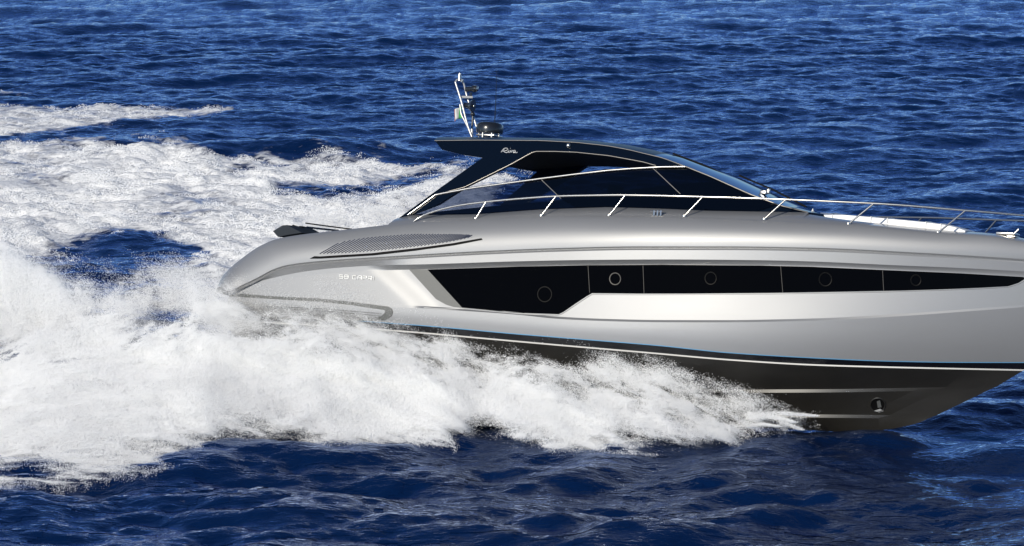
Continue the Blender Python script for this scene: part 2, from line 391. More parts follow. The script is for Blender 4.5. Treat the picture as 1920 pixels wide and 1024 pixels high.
# engine-room vent: a dark strip below raked slats
vent = patch('air_vent', [(581, 485), (590, 480.5), (600, 481), (700, 474.5), (780, 465.5), (850, 456), (903, 447), (905, 450), (850, 460.5), (780, 470), (700, 479), (600, 485)], hull_pt, 0.02, M['dark'], off=0.012)
tp = pchip([597, 636, 660, 720, 790, 850, 892], [476, 456, 450.5, 443.5, 439.5, 439.3, 442]); bt_ = pchip([597, 640, 700, 760, 820, 860, 886], [476, 474.5, 470.5, 464.5, 457, 450, 444])
patch('vent_recess', [(596, 477)]+[(x, float(tp(x))-1.2) for x in np.linspace(620, 892, 18)]+[(x, float(bt_(x))+1.4) for x in np.linspace(884, 606, 18)], hull_pt, 0.01, M['silver'], vent, off=0.006)
for k in range(42):
    x0 = 600+k*6.75
    if x0 > 884: break
    y0 = float(bt_(x0)); x1, y1 = x0, y0
    while y1 > float(tp(x1)) and x1 < 896: x1 += 1.0; y1 -= 0.56
    if y0-y1 < 1.5: continue
    line_on('vent_slat', [(x0, y0), (x1, y1)], hull_pt, 0.0125, M['groove'], vent, 7, 0.003, 5)
# bow thruster tunnel, low on the forefoot
bm = bmesh.new(); tube_bm(bm, [hull_pt(1646+14*math.cos(t), 759+13*math.sin(t), 0.002) for t in np.linspace(0, 2*math.pi, 25)], 0.015, 6, False)
th = bm_obj('bow_thruster', bm, M['bottom'], boat)
patch('thruster_mouth', [(1646+13*math.cos(t), 759+12*math.sin(t)) for t in np.linspace(0, 2*math.pi, 25)[:-1]], hull_pt, 0, M['dark'], th, off=0.003)
patch('thruster_blade', [(1638, 770), (1650, 766), (1657, 770), (1648, 773)], hull_pt, 0.01, M['alu'], th, off=0.012)
patch('thruster_blade', [(1644, 752), (1650, 750), (1653, 763), (1646, 764)], hull_pt, 0.01, M['grey'], th, off=0.012)

# ---- writing: built as raised strokes on the surface they stand on
def strokes(name, lines, org, sx, sy, slope, fn, r, m, off, shear=0.0):
    bm = bmesh.new()
    for ln in lines:
        px = [(org[0]+(x+shear*y)*sx, org[1]-y*sy+slope*(x*sx)) for x, y in ln]
        pts = []
        for a, b in zip(px, px[1:]):
            for t in np.linspace(0, 1, 5)[:-1]: pts.append(fn(a[0]+(b[0]-a[0])*t, a[1]+(b[1]-a[1])*t, off))
        pts.append(fn(*px[-1], off)); tube_bm(bm, pts, r, 5)
    return bm_obj(name, bm, m, boat)
G = {'5': [[(1, 1), (0, 1), (0, .55), (1, .55), (1, 0), (0, 0)]], '8': [[(0, 0), (0, 1), (1, 1), (1, 0), (0, 0)], [(0, .52), (1, .52)]],
     'C': [[(1, 1), (0, 1), (0, 0), (1, 0)]], 'A': [[(0, 0), (0, .7), (.35, 1), (1, 1), (1, 0)], [(0, .42), (1, .42)]],
     'P': [[(0, 0), (0, 1), (1, 1), (1, .45), (0, .45)]], 'R': [[(0, 0), (0, 1), (1, 1), (1, .45), (0, .45)], [(.45, .45), (1, 0)]], 'I': [[(0, 0), (0, 1)]]}
L_ = []; x = 0.0
for ch in '58 CAPRI':
    if ch == ' ': x += 0.75; continue
    wd = 0.0 if ch == 'I' else 1.0
    L_ += [[(x+px_*wd, py_) for px_, py_ in s] for s in G[ch]]; x += wd+0.42
nd_ = sum(len(G[c]) for c in '58')
for nm_, ls_ in (('number_lettering', L_[:nd_]), ('name_lettering', L_[nd_:])): strokes(nm_, ls_, (637, 522), 6.9, 6.6, 0.055, hull_pt, 0.009, M['lamp'], 0.012)
RV = [[(0, .05), (.25, .5), (.55, .85), (.95, 1.02), (1.45, .95), (1.6, .72), (1.35, .5), (.85, .42), (.62, .3), (.9, .12), (1.35, .02), (1.7, .2)],
      [(.35, .2), (.75, .9)], [(1.7, .2), (1.95, .55), (1.8, .2), (1.95, .03), (2.2, .2)], [(2.12, .95), (2.2, 1.02)], [(2.2, .2), (2.4, .6), (2.45, .08), (2.75, .5), (2.95, .58)],
      [(3.5, .52), (3.15, .58), (2.95, .3), (3.05, .05), (3.3, .08), (3.5, .5), (3.5, .1), (3.75, .06), (4.0, .2)]]

# ------------------------------------------------------------------ superstructure
def rail_pt(u, v, off=0.0, ins=0.10):
    d = local_dir(u, v); lo, hi = 60.0, 95.0
    for _ in range(46):
        m_ = (lo+hi)/2; P = CL+d*m_
        if P[1]+max(float(deckB(P[0]))-ins, 0.02) < 0: lo = m_
        else: hi = m_
    return Vector(CL+d*((lo+hi)/2))
S = cabin_pt
hard = [(815, 263.6), (860, 263), (896, 262.8), (1013, 263.5), (1080, 267), (1140, 273.5), (1180, 281), (1242, 296), (1285, 312), (1229, 311.5), (1205, 304), (1142, 292.5), (1080, 286), (1040, 284), (1001, 284), (960, 307), (915, 330), (872, 351), (820, 384), (766, 404), (748, 408.6), (820, 356), (904.5, 296), (868, 290.5), (829, 281)]
hs = patch('hardtop_side', hard, S, 0.11, M['navy'], step=22); mirror(hs)
strokes('maker_lettering', RV, (939.5, 286.2), 7.6, 8.6, 0.03, S, 0.0085, M['alu'], 0.012, 0.15)
t1 = line_on('hardtop_trim', [(815, 263.6), (896, 262.8), (1013, 263.5), (1080, 267), (1140, 273.5), (1180, 281), (1242, 296), (1285, 312)], S, 0.008, M['trim'], boat, 40, 0.012); mirror(t1)
t2 = line_on('opening_trim', [(767, 403), (818, 365), (872, 350.5), (960, 307), (1001, 284), (1040, 284), (1080, 285.5), (1142, 292), (1205, 303.5), (1230, 310.5)], S, 0.010, M['trim'], boat, 60, 0.012); mirror(t2)
# side glass and its chrome capping
gtop = [(817, 365), (881, 353), (1013, 335), (1080, 326.5), (1140, 319.5), (1185, 316), (1240, 313), (1285, 312.5)]
cap = line_on('glass_capping', [(765, 403)]+gtop, S, 0.021, M['chrome'], boat, 60, 0.02); mirror(cap)
g1 = patch('side_glass', [(772, 402)]+gtop[:3]+[(1052, 373), (1079, 389), (1013, 392), (893, 400)], S, 0.012, M['tint_aft'], off=-0.02); mirror(g1)
g2 = patch('side_glass', gtop[2:7]+[(1226, 314), (1275, 362.5), (1296, 391), (1240, 390.5), (1140, 388), (1079, 389), (1052, 373)], S, 0.012, M['tint'], off=-0.022); mirror(g2)
g3 = patch('side_glass', [(1226, 314), (1240, 313), (1285, 312.5), (1330, 331), (1407, 365), (1450, 386), (1420, 396), (1330, 393.5), (1296, 391), (1275, 362.5)], S, 0.012, M['tint'], off=-0.024); mirror(g3)
for a, b in (((1013, 335), (1052, 372.5)), ((1225, 316), (1276, 364))):
    mm = line_on('glass_mullion', [a, b], S, 0.009, M['trim'], boat, 10, 0.0); mirror(mm)
# solid panel under the glass
lowp = [(767, 403.5), (830, 396), (896, 389), (963, 383), (1013, 378.5), (1080, 374), (1140, 371), (1240, 372), (1330, 375), (1400, 377), (1450, 382), (1490, 390), (1517, 398.5), (1480, 400), (1330, 396), (1240, 392.5), (1140, 389.5), (1013, 394), (893, 402.5), (800, 405.5)]
lp = patch('cabin_side', lowp, S, 0.10, M['navy'], off=-0.045, step=20); mirror(lp)
ap = line_on('windscreen_pillar', [(1285, 312), (1330, 330), (1407, 364.5), (1462, 385), (1515, 398)], S, 0.012, M['trim'], boat, 30, 0.005); mirror(ap)
# roof and windscreen in one sweep between the two side edges
edge_px = [(815, 263.6), (896, 262.8), (1013, 263.5), (1080, 267), (1140, 273.5), (1180, 281), (1242, 296), (1285, 312), (1330, 330), (1407, 364.5), (1462, 385), (1515, 398)]
ex = np.array(edge_px, float); es = np.concatenate([[0], np.cumsum(np.hypot(*np.diff(ex, axis=0).T))])
def roof_strip(name, s0, s1, n, m, dz=0.0, crown=(0.24, 0.24), bulge=(0.0, 0.0), inset=0.0):
    V = []; Fc = []; K = 21; ff = np.linspace(-1, 1, K)
    for i in range(n):
        t = i/(n-1); s = s0+(s1-s0)*t; P = S(float(np.interp(s, es, ex[:, 0])), float(np.interp(s, es, ex[:, 1])), 0.0)
        c = crown[0]+(crown[1]-crown[0])*t; bl = bulge[0]+(bulge[1]-bulge[0])*t
        for f in ff:
            q = (1-abs(f)**2.2); V.append((P.x+bl*q, f*(abs(P.y)-inset), P.z+dz+c*q))
    for i in range(n-1):
        for j in range(K-1): a = i*K+j; Fc.append((a, a+1, a+K+1, a+K))
    return mesh_obj(name, V, Fc, m, boat)
s_ws = np.interp(1225, ex[:, 0], es)
roof_strip('hardtop_roof', 0, s_ws, 50, M['roof'], 0.003, (0.17, 0.13), (-0.25, 0.0))
roof_strip('windscreen', s_ws, es[-1], 40, M['screen'], 0.003, (0.13, 0.02), (0.0, 0.20))
def coaming():
    P = S(1515, 398, 0.0); V = []; Fc = []; K = 25
    for f in np.linspace(-1, 1, K):
        q = 1-abs(f)**2.2; y = f*abs(P.y)
        V += [(P.x+.20*q, y, P.z+.003+.02*q), (P.x+.22*q+.03, y*1.01, P.z-.05), (P.x+.24*q+.05, y*1.02, P.z-.40)]
    for i in range(K-1):
        for j in (0, 1): a = i*3+j; Fc.append((a, a+3, a+4, a+1))
    return mesh_obj('windscreen_base', V, Fc, M['navy'], boat)
coaming()
# headlining: a flat dark panel between the lower edges of the roof sides
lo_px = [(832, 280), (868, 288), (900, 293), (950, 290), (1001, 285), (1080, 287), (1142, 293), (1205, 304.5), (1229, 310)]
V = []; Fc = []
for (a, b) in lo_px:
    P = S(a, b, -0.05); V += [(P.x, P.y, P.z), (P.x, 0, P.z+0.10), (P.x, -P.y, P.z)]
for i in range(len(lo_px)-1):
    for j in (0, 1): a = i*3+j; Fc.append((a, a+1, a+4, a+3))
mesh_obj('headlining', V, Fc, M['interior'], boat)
# side deck between bulwark and glass
V = []; Fc = []; bl_px = [(740, 411), (767, 404), (893, 402), (1013, 393), (1140, 388.5), (1240, 391.5), (1330, 395.5), (1430, 397), (1517, 398.5)]
bx = np.array(bl_px, float)
for i, u in enumerate(np.linspace(740, 1517, 50)):
    P = S(u, float(np.interp(u, bx[:, 0], bx[:, 1])), 0.03); X = P.x; Z = float(deckZ(X)); B = float(deckB(X))
    V += [(X, -B+0.06, Z-0.02), (X, -B+0.10, Z+0.02), (X, P.y, P.z), (X, P.y+0.25, P.z)]
for i in range(49):
    for j in range(3): a = i*4+j; Fc.append((a, a+4, a+5, a+1))
sdk = mesh_obj('side_deck', V, Fc, M['silver'], boat); mirror(sdk)
# foredeck ahead of the windscreen, rising inboard of the bulwark
fd = np.array([(1478, 397.4), (1517, 402), (1545, 406.5), (1590, 412.5), (1640, 418), (1700, 425), (1760, 432), (1810, 437.5), (1860, 444), (1920, 453.3), (1990, 461)])
V = []; Fc = []; K = 11
for u in np.linspace(1478, 1990, 44):
    P = rail_pt(u, float(np.interp(u, fd[:, 0], fd[:, 1])), 0, 0.48); X = P.x; Z = float(deckZ(X)); B = float(deckB(X))
    V += [(X, -B+.05, Z-.02), (X, -B+.09, Z+.022)]+[(X, P.y*f, P.z+.03*(1-f*f)) for f in np.linspace(1, -1, K-4)]+[(X, B-.09, Z+.022), (X, B-.05, Z-.02)]
for i in range(43):
    for j in range(K-1): a = i*K+j; Fc.append((a, a+K, a+K+1, a+1))
mesh_obj('foredeck', V, Fc, M['silver'], boat)
# cockpit: sole, dashboard, seats
def box(bm, c, s, bev=0.0, rot=None):
    g = bmesh.ops.create_cube(bm, size=1.0); vs = g['verts']
    for v in vs: v.co = Vector((v.co.x*s[0], v.co.y*s[1], v.co.z*s[2]))
    if bev:
        es_ = list({e for v in vs for e in v.link_edges}); r_ = bmesh.ops.bevel(bm, geom=es_, offset=bev, segments=3, affect='EDGES', profile=0.5); vs = list({v for f in r_['faces'] for v in f.verts} | {v for v in vs if v.is_valid})
    for v in vs: v.co = (rot @ v.co if rot else v.co)+Vector(c)
def xz(u, v, y): P = on_y(u, v, y); return float(P[0]), float(P[2])
xd0, zd0 = xz(1240, 372, -1.2); xd1, _ = xz(1410, 380, -0.8)
bm = bmesh.new(); box(bm, ((xd0+xd1)/2+.15, 0, zd0-0.30), (xd1-xd0, 1.7, 0.55), 0.1); bm_obj('dashboard', bm, M['interior'], boat)
for yy in (-0.75, 0.35):
    bm = bmesh.new(); box(bm, (xd0-0.9, yy, zd0-0.55), (0.6, 0.55, 0.25), 0.07); box(bm, (xd0-1.2, yy, zd0-0.1), (0.18, 0.55, 0.75), 0.07); bm_obj('helm_seat', bm, M['interior'], boat)
xs0, zs0 = xz(800, 405, -1.2); xs1, _ = xz(1280, 395, -1.0)
bm = bmesh.new(); box(bm, ((xs0+xs1)/2, 0, zs0-0.32), (xs1-xs0-.6, 2.3, 0.1), 0.02); bm_obj('cockpit_sole', bm, M['interior'], boat)
# wipers on the windscreen
def scr_pt(X, f):                              # a point over the windscreen near its middle
    pass
for (a, b, y) in (((1386, 329), (1512, 388), 0.55), ((1262, 288), (1380, 338), -0.35)):
    A = Vector(on_y(*a, y)); B_ = Vector(on_y(*b, y)); wp = tube('wiper', [A, A.lerp(B_, .5)+Vector((0, 0, .03)), B_], 0.018, M['dark'], boat, 6)
bm = bmesh.new(); c = Vector(on_y(1432, 361, -0.85)); box(bm, c, (0.14, .10, .09), 0.02); box(bm, c+Vector((.09, .02, .03)), (.07, .07, .11), 0.02); bm_obj('wiper_motor', bm, M['chrome'], boat)
bm = bmesh.new(); bmesh.ops.create_uvsphere(bm, u_segments=14, v_segments=8, radius=0.05); bmesh.ops.translate(bm, verts=bm.verts, vec=S(1066, 273, 0.02)); bm_obj('side_light', bm, M['chrome'], boat)

# ------------------------------------------------------------------ rails
rp = [(775, 416), (784, 409.5), (797, 402.5), (820, 394.5), (850, 387), (911, 378.5), (975, 372.5), (1042, 368), (1110, 366.3), (1172, 365.8), (1317, 369), (1473, 374), (1638, 381.5), (1810, 394.5), (1920, 404), (1985, 411), (2050, 424)]
rail = tube('guard_rail', smooth_path([rail_pt(a, b, 0, 0.06 if i == 0 else 0.10) for i, (a, b) in enumerate(rp)], 110), 0.021, M['chrome'], boat, 10)
rail2 = mirror(rail)
for (t, b) in (((911, 379), (892, 410)), ((1042, 368.5), (1015, 404.5)), ((1172, 366.5), (1142, 404.5)), ((1317, 369.5), (1283, 405.5)), ((1473, 374.5), (1433, 411)), ((1638, 382), (1591, 420)), ((1810, 395), (1759, 436.5)), ((1985, 411), (1935, 455))):
    A = rail_pt(*b, 0, 0.05); B_ = rail_pt(*t, 0, 0.10); d = (A-B_).normalized()
    s = tube('stanchion', [A+d*.03, A.lerp(B_, .5), B_], 0.018, M['chrome'], rail, 8)
    ft = tube('rail_foot', [A-Vector((0, 0, .012)), A+Vector((0, 0, .018))], 0.045, M['chrome'], rail, 12)
    for o in (s, ft): mirror(o).parent = rail2
# cleat and fittings on the side deck
bm = bmesh.new()
for u in (1226.5, 1233, 1239): P = rail_pt(u, 403, 0, 0.09); tube_bm(bm, [P-Vector((0, 0, .02)), P+Vector((0, 0, .085))], 0.022, 8)
P = rail_pt(1220, 396.5, 0, 0.09); Q = rail_pt(1243, 396.8, 0, 0.09); tube_bm(bm, [P, Q], 0.018, 8); bm_obj('cleat', bm, M['chrome'], boat)

# ------------------------------------------------------------------ foredeck things
sp_top = [(1539, 398), (1560, 399), (1600, 402.5), (1650, 407), (1700, 411.5), (1740, 415.5), (1775, 420), (1800, 426), (1813, 431)]
V = []; Fc = []
spt = [Vector(on_y(a, b, -0.62)) for a, b in sp_top]; K = 13
for P in spt:
    zb = float(deckZ(P.x))-0.02
    for f in np.linspace(-1, 1, K): V.append((P.x, 0.72*f, P.z-0.03*abs(f)**6))
    V += [(P.x, 0.76, zb), (P.x, -0.76, zb)]
W_ = K+2
for i in range(len(spt)-1):
    for j in range(K-1): a = i*W_+j; Fc.append((a, a+1, a+W_+1, a+W_))
    a = i*W_; Fc.append((a+K-1, a+K, a+W_+K, a+W_+K-1)); Fc.append((a+K+1, a, a+W_, a+W_+K+1))
for a in (0, (len(spt)-1)*W_): Fc.append([a+j for j in range(K)]+[a+K, a+K+1])
pad = mesh_obj('sunpad', V, Fc, M['white'], boat, True, 40)
for u in (1565, 1637, 1668, 1740, 1768):
    P = Vector(on_y(u, float(np.interp(u, *zip(*sp_top))), -0.62)); tube('cushion_seam', [(P.x, -0.75, P.z-.12), (P.x, -0.735, P.z-.02), (P.x, -.5, P.z+.006), (P.x, .5, P.z+.006)], 0.010, M['lamp'], pad, 6)
bm = bmesh.new(); bmesh.ops.create_uvsphere(bm, u_segments=16, v_segments=10, radius=0.045); bmesh.ops.scale(bm, verts=bm.verts, vec=(1, 1, 1.35)); P = Vector(on_y(1523.5, 400, -0.8))
bmesh.ops.translate(bm, verts=bm.verts, vec=P); tube_bm(bm, [P+Vector((0, 0, -.10)), P+Vector((0, 0, .09))], 0.012, 8); bm_obj('deck_lamp', bm, M['lamp'], boat)
P = Vector(on_y(1873, 444.5, -0.25)); bm = bmesh.new(); box(bm, P+Vector((.18, 0, 0)), (0.46, .5, .025), 0.008); box(bm, P+Vector((.18, 0, .06)), (0.36, .42, .05), 0.015)
tube_bm(bm, [P+Vector((.36, -.2, .05)), P+Vector((.46, -.2, .15))], 0.012, 6); hatch = bm_obj('deck_hatch', bm, M['chrome'], boat)
# stern bench headrest and its support rods
wp = [(511.5, 433.5), (530, 422.5), (538, 422), (566, 436.5), (545, 439.5), (521, 444)]
y0, y1 = -1.75, -1.15
V = [on_y(a, b, y0) for a, b in wp]; dpt = np.array([0.25, y1-y0, 0.0]); V += [p+dpt for p in V]
n = len(wp); Fc = [tuple(range(n)), tuple(range(2*n-1, n-1, -1))]+[(i, i+n, (i+1) % n+n, (i+1) % n) for i in range(n)]
M['headrest'] = mat('headrest_grey', (0.026, 0.031, 0.038), 0.7, 0, 0, 0.08)
mesh_obj('stern_headrest', V, Fc, M['headrest'], boat, False)
bm = bmesh.new(); P = Vector(on_y(568, 430, -1.3)); box(bm, P, (0.12, .25, .12), 0.03); tube_bm(bm, [P+Vector((-.25, 0, .06)), P], 0.03, 8); bm_obj('headrest_hinge', bm, M['dark'], boat)
tube('stern_rod', [on_y(573, 418.5, -1.2), on_y(605, 423, -1.2), on_y(660, 430, -1.2)], 0.014, M['dark'], boat, 6)
tube('stern_rod', [on_y(575, 426, -1.4), on_y(600, 429, -1.4), on_y(635, 432.5, -1.4)], 0.020, M['navy'], boat, 6)
tube('headrest_post', [on_y(545, 441, -1.6), on_y(545, 437, -1.6)], 0.03, M['dark'], boat, 6)
tube('headrest_post', [on_y(553, 441, -1.6), on_y(553, 436, -1.6)], 0.025, M['chrome'], boat, 6)

# ------------------------------------------------------------------ mast, radar, antenna
def m_px(x, y): return (840+x*120/910, 130+y*135/1024)
def MP(x, y, yy=0.0): return Vector(on_y(*m_px(x, y), yy))
mast = tube('mast', smooth_path([MP(340, 960, -.1), MP(290, 830, -.1), MP(185, 440, -.1), MP(105, 185, -.1)], 20), 0.020, M['alu'], boat, 8)
tube('mast_leg', smooth_path([MP(345, 955, -.05), MP(240, 740, .0), MP(185, 620, .0), MP(170, 500, .0)], 16), 0.016, M['alu'], mast, 8)
tube('mast_leg', [MP(405, 815, .1), MP(365, 690, .1), MP(270, 390, .1), MP(222, 190, .1), MP(190, 165, .05)], 0.020, M['alu'], mast, 8)
tube('mast_arch', [MP(105, 185, -.1), MP(125, 150, -.05), MP(190, 165, .05)], 0.020, M['alu'], mast, 8)
tube('crossbar', [MP(180, 395, -.05), MP(350, 398, .05)], 0.028, M['alu'], mast, 8)
tube('mast_foot', [MP(340, 960, -.05), MP(340, 850, -.05)], 0.03, M['alu'], mast, 8)
bm = bmesh.new(); P = MP(165, 125, 0); tube_bm(bm, [P-Vector((0, 0, .06)), P+Vector((0, 0, .07))], 0.04, 12); tube_bm(bm, [P+Vector((0, 0, .07)), P+Vector((0, 0, .10))], 0.028, 12); tube_bm(bm, [P+Vector((.05, 0, -.08)), P+Vector((.08, 0, -.03))], .03, 8)
bm_obj('anchor_light', bm, M['chrome'], mast)
bm = bmesh.new(); a, b = MP(255, 285, .05), MP(400, 275, .05); tube_bm(bm, [a, a.lerp(b, .6), a.lerp(b, .75), b], 0, 12, True, [0.055, 0.055, 0.075, 0.07])
tube_bm(bm, [MP(325, 330, .05), MP(322, 400, .05)], 0.03, 8); srch = bm_obj('searchlight', bm, M['radar'], mast)
bm = bmesh.new(); c = MP(412, 275, .05); bmesh.ops.create_uvsphere(bm, u_segments=12, v_segments=8, radius=0.06); bmesh.ops.scale(bm, verts=bm.verts, vec=(.5, 1, 1)); bmesh.ops.translate(bm, verts=bm.verts, vec=c); bm_obj('lens', bm, M['chrome'], srch)
bm = bmesh.new(); a, b = MP(230, 505, .05), MP(355, 520, .05); tube_bm(bm, [a, a.lerp(b, .5), a.lerp(b, .8), b], 0, 14, True, [0.045, 0.06, 0.11, 0.14]); horn = bm_obj('horn', bm, M['radar'], mast)
bm = bmesh.new(); c = MP(366, 522, .05); bmesh.ops.create_uvsphere(bm, u_segments=12, v_segments=8, radius=0.03); bmesh.ops.translate(bm, verts=bm.verts, vec=c); bm_obj('horn_centre', bm, M['chrome'], horn)
tube('radar_stay', [MP(350, 610, .05), MP(352, 660, .05), MP(345, 770, .05), MP(338, 850, .05)], 0.018, M['radar'], mast, 8)
bm = bmesh.new(); c = MP(352, 635, .05); bmesh.ops.create_uvsphere(bm, u_segments=12, v_segments=8, radius=0.05); bmesh.ops.translate(bm, verts=bm.verts, vec=c); bm_obj('stay_joint', bm, M['radar'], mast)
# radar dome: a lathe
cb = MP(590, 915, 0.25); ct = MP(590, 755, 0.25); H = (ct-cb).length; bm = bmesh.new(); prof = [(0.0, 0), (.20, 0), (.275, .02), (.29, .30), (.285, .62), (.26, .85), (.20, .97), (0.0, 1.0)]
rings = []
for rr, hh in prof:
    rings.append([bm.verts.new(cb+Vector((rr*math.cos(t), rr*math.sin(t), hh*H))) for t in np.linspace(0, 2*math.pi, 33)[:-1]])
for a, b in zip(rings, rings[1:]):
    for k in range(32): bm.faces.new((a[k], a[(k+1) % 32], b[(k+1) % 32], b[k]))
bmesh.ops.remove_doubles(bm, verts=bm.verts, dist=1e-5); rd = bm_obj('radar_dome', bm, M['radar'], boat, True, 60)
bm = bmesh.new()
for k in range(7):
    t = k/7*2*math.pi; q = cb+Vector((.22*math.cos(t), .22*math.sin(t), 0)); tube_bm(bm, [q-Vector((0, 0, .13)), q], .018, 6)
box(bm, cb-Vector((0, 0, .05)), (.42, .42, .035), .01); bm_obj('radar_mount', bm, M['chrome'], rd)
tube('whip_antenna', [on_y(927.5, 232, .5), on_y(930, 180, .5), on_y(931.5, 132, .5)], 0.006, M['radar'], boat, 5, [0.012, .007, .004])
# small ensign on the mast: a thing of its own
fm = [mat('flag_green', (0.10, 0.42, 0.13), .8), mat('flag_white', (0.62, 0.62, 0.60), .8), mat('flag_red', (0.36, 0.16, 0.13), .8)]
FLo = MP(185, 520, -.02); fdx = (MP(75, 590, -.02)-MP(180, 530, -.02)); fdz = MP(185, 690, -.02)-FLo
bm = bmesh.new(); NX, NZ = 18, 6; grid = []
for i in range(NX+1):
    for j in range(NZ+1):
        a, b = i/NX, j/NZ; grid.append(bm.verts.new(FLo+fdx*a+fdz*b*(1-.15*a)+Vector((0, .05*math.sin(a*7+b), -.02*a))))
for i in range(NX):
    for j in range(NZ):
        f = bm.faces.new((grid[i*(NZ+1)+j], grid[(i+1)*(NZ+1)+j], grid[(i+1)*(NZ+1)+j+1], grid[i*(NZ+1)+j+1])); f.material_index = min(2, i*3//NX)
flag = bm_obj('flag', bm, None, None)
for m_ in fm: flag.data.materials.append(m_)
flag.modifiers.new('thickness', 'SOLIDIFY').thickness = 0.004
flag.matrix_world = boat.matrix_world
tag(flag, 'small green, white and red flag flying from the mast above the hardtop', 'flag')


# ------------------------------------------------------------------ numpy noise
_T = np.random.default_rng(3).random((64, 64, 64)).astype(np.float32)
def vnoise(P):
    P = np.asarray(P, np.float32); i = np.floor(P).astype(np.int32); f = P-i; f = f*f*(3-2*f); out = 0
    for dx in (0, 1):
        wx = f[..., 0] if dx else 1-f[..., 0]
        for dy in (0, 1):
            wy = f[..., 1] if dy else 1-f[..., 1]
            for dz in (0, 1):
                wz = f[..., 2] if dz else 1-f[..., 2]
                out = out+wx*wy*wz*_T[(i[..., 0]+dx) & 63, (i[..., 1]+dy) & 63, (i[..., 2]+dz) & 63]
    return out
def fbm(P, oct=4, gain=0.5):
    a, t, o = 1.0, 0.0, 0.0
    P = np.asarray(P, np.float32)
    for k in range(oct): o = o+a*vnoise(P*2.03**k+17.3*k); t += a; a *= gain
    return o/t                                # about 0.5 on average
def ss(x, a, b):
    t = np.clip((x-a)/(b-a), 0, 1); return t*t*(3-2*t)
def poly_sd(px, py, poly):
    """signed distance (pixels of the photograph) to an outline on the water, + inside"""
    poly = np.array(poly, float); d = np.full(px.shape, 1e9); ins = np.zeros(px.shape, bool)
    for (x0, y0), (x1, y1) in zip(poly, np.roll(poly, -1, 0)):
        ex_, ey_ = x1-x0, y1-y0; t = np.clip(((px-x0)*ex_+(py-y0)*ey_)/(ex_*ex_+ey_*ey_+1e-9), 0, 1)
        d = np.minimum(d, np.hypot(px-x0-t*ex_, py-y0-t*ey_))
        c = ((y0 > py) != (y1 > py)) & (px < (x1-x0)*(py-y0)/(y1-y0+1e-12)+x0); ins ^= c
    return np.where(ins, d, -d)

# ------------------------------------------------------------------ sea
def ocean(L, n, lam_lo, lam_hi, wind, slope, seed, spread=2):
    g = np.random.default_rng(seed); k1 = np.fft.fftfreq(n, L/n)*2*np.pi
    kx, ky = np.meshgrid(k1, k1, indexing='ij'); k = np.hypot(kx, ky); k[0, 0] = 1
    c = (kx*wind[0]+ky*wind[1])/k
    P = np.exp(-(k*lam_lo/6.28)**2-(6.28/(k*lam_hi))**4)/k**3.6*(0.12+np.abs(c)**spread)*np.where(c < 0, .35, 1); P[0, 0] = 0
    h = (g.normal(size=k.shape)+1j*g.normal(size=k.shape))*np.sqrt(P)
    sl_ = np.fft.ifft2(1j*ky*h).real; sx_ = np.fft.ifft2(1j*kx*h).real
    h *= slope/np.sqrt((sl_**2+sx_**2).mean())
    z = np.fft.ifft2(h).real; dx = np.fft.ifft2(-1j*kx/k*h).real; dy = np.fft.ifft2(-1j*ky/k*h).real
    return np.stack([dx, dy, z], -1)
def sample(tile, L, x, y):
    n = tile.shape[0]; a = (x/L % 1)*n; b = (y/L % 1)*n; i = np.floor(a).astype(int); j = np.floor(b).astype(int)
    fa = (a-i)[..., None]; fb = (b-j)[..., None]; i1 = (i+1) % n; j1 = (j+1) % n; i %= n; j %= n
    return (tile[i, j]*(1-fa)+tile[i1, j]*fa)*(1-fb)+(tile[i, j1]*(1-fa)+tile[i1, j1]*fa)*fb
T1 = ocean(149.0, 1024, 0.8, 7.5, (0.25, -0.97), 0.12, 11, 3)
T2 = ocean(37.0, 1024, 0.2, 1.3, (-0.15, -0.99), 0.16, 5, 2)
def axis(a, b, c, d, f, s0):
    """fine spacing f between b and c, growing outwards to a and d"""
    mid = list(np.arange(b, c, f)); lo = [b]; st_ = f
    while lo[-1] > a: st_ = min(st_*1.03, s0); lo.append(lo[-1]-st_)
    hi = [mid[-1]+f]; st_ = f
    while hi[-1] < d: st_ = min(st_*1.03, s0); hi.append(hi[-1]+st_)
    return np.array(lo[:0:-1]+mid+hi)
gx = axis(-92, -18, 18, 92, 0.085, 0.42); gy = axis(-36, -12, 72, 250, 0.085, 0.42)
def gust(x, y): return 0.75+0.5*fbm(np.stack([x*.05, y*.09, x*0+2], -1), 2)
def sea_disp(x, y):
    e = ss(92-np.abs(x), 0, 10)*ss(y+36, 0, 6)*ss(250-y, 0, 20)
    D = sample(T1, 149.0, x, y)*(1+.8*(1-ss(y, -3, 9)))[..., None]+sample(T2, 41.0, x, y)*(gust(x, y)*(.95+.05*ss(y, 4, 16)))[..., None]
    D[..., :2] *= 0.65
    return D*e[..., None]
W1 = [(-400, 255), (0, 263), (200, 268), (330, 270), (420, 288), (560, 296), (700, 291), (835, 300), (950, 330), (900, 480), (640, 560), (440, 545), (420, 535), (330, 510), (240, 502), (150, 497), (60, 490), (-400, 500)]
G1 = [(100, 464), (150, 444), (230, 434), (310, 446), (390, 474), (330, 498), (180, 498)]
G2 = [(500, 356), (600, 348), (720, 340), (820, 322), (835, 332), (740, 358), (620, 372), (520, 368)]
W2 = [(-400, 190), (0, 197), (190, 200), (300, 205), (435, 203), (400, 213), (300, 222), (180, 233), (90, 245), (0, 258), (-400, 275)]
W3 = [(-400, 160), (0, 168), (70, 170), (60, 178), (-400, 186)]
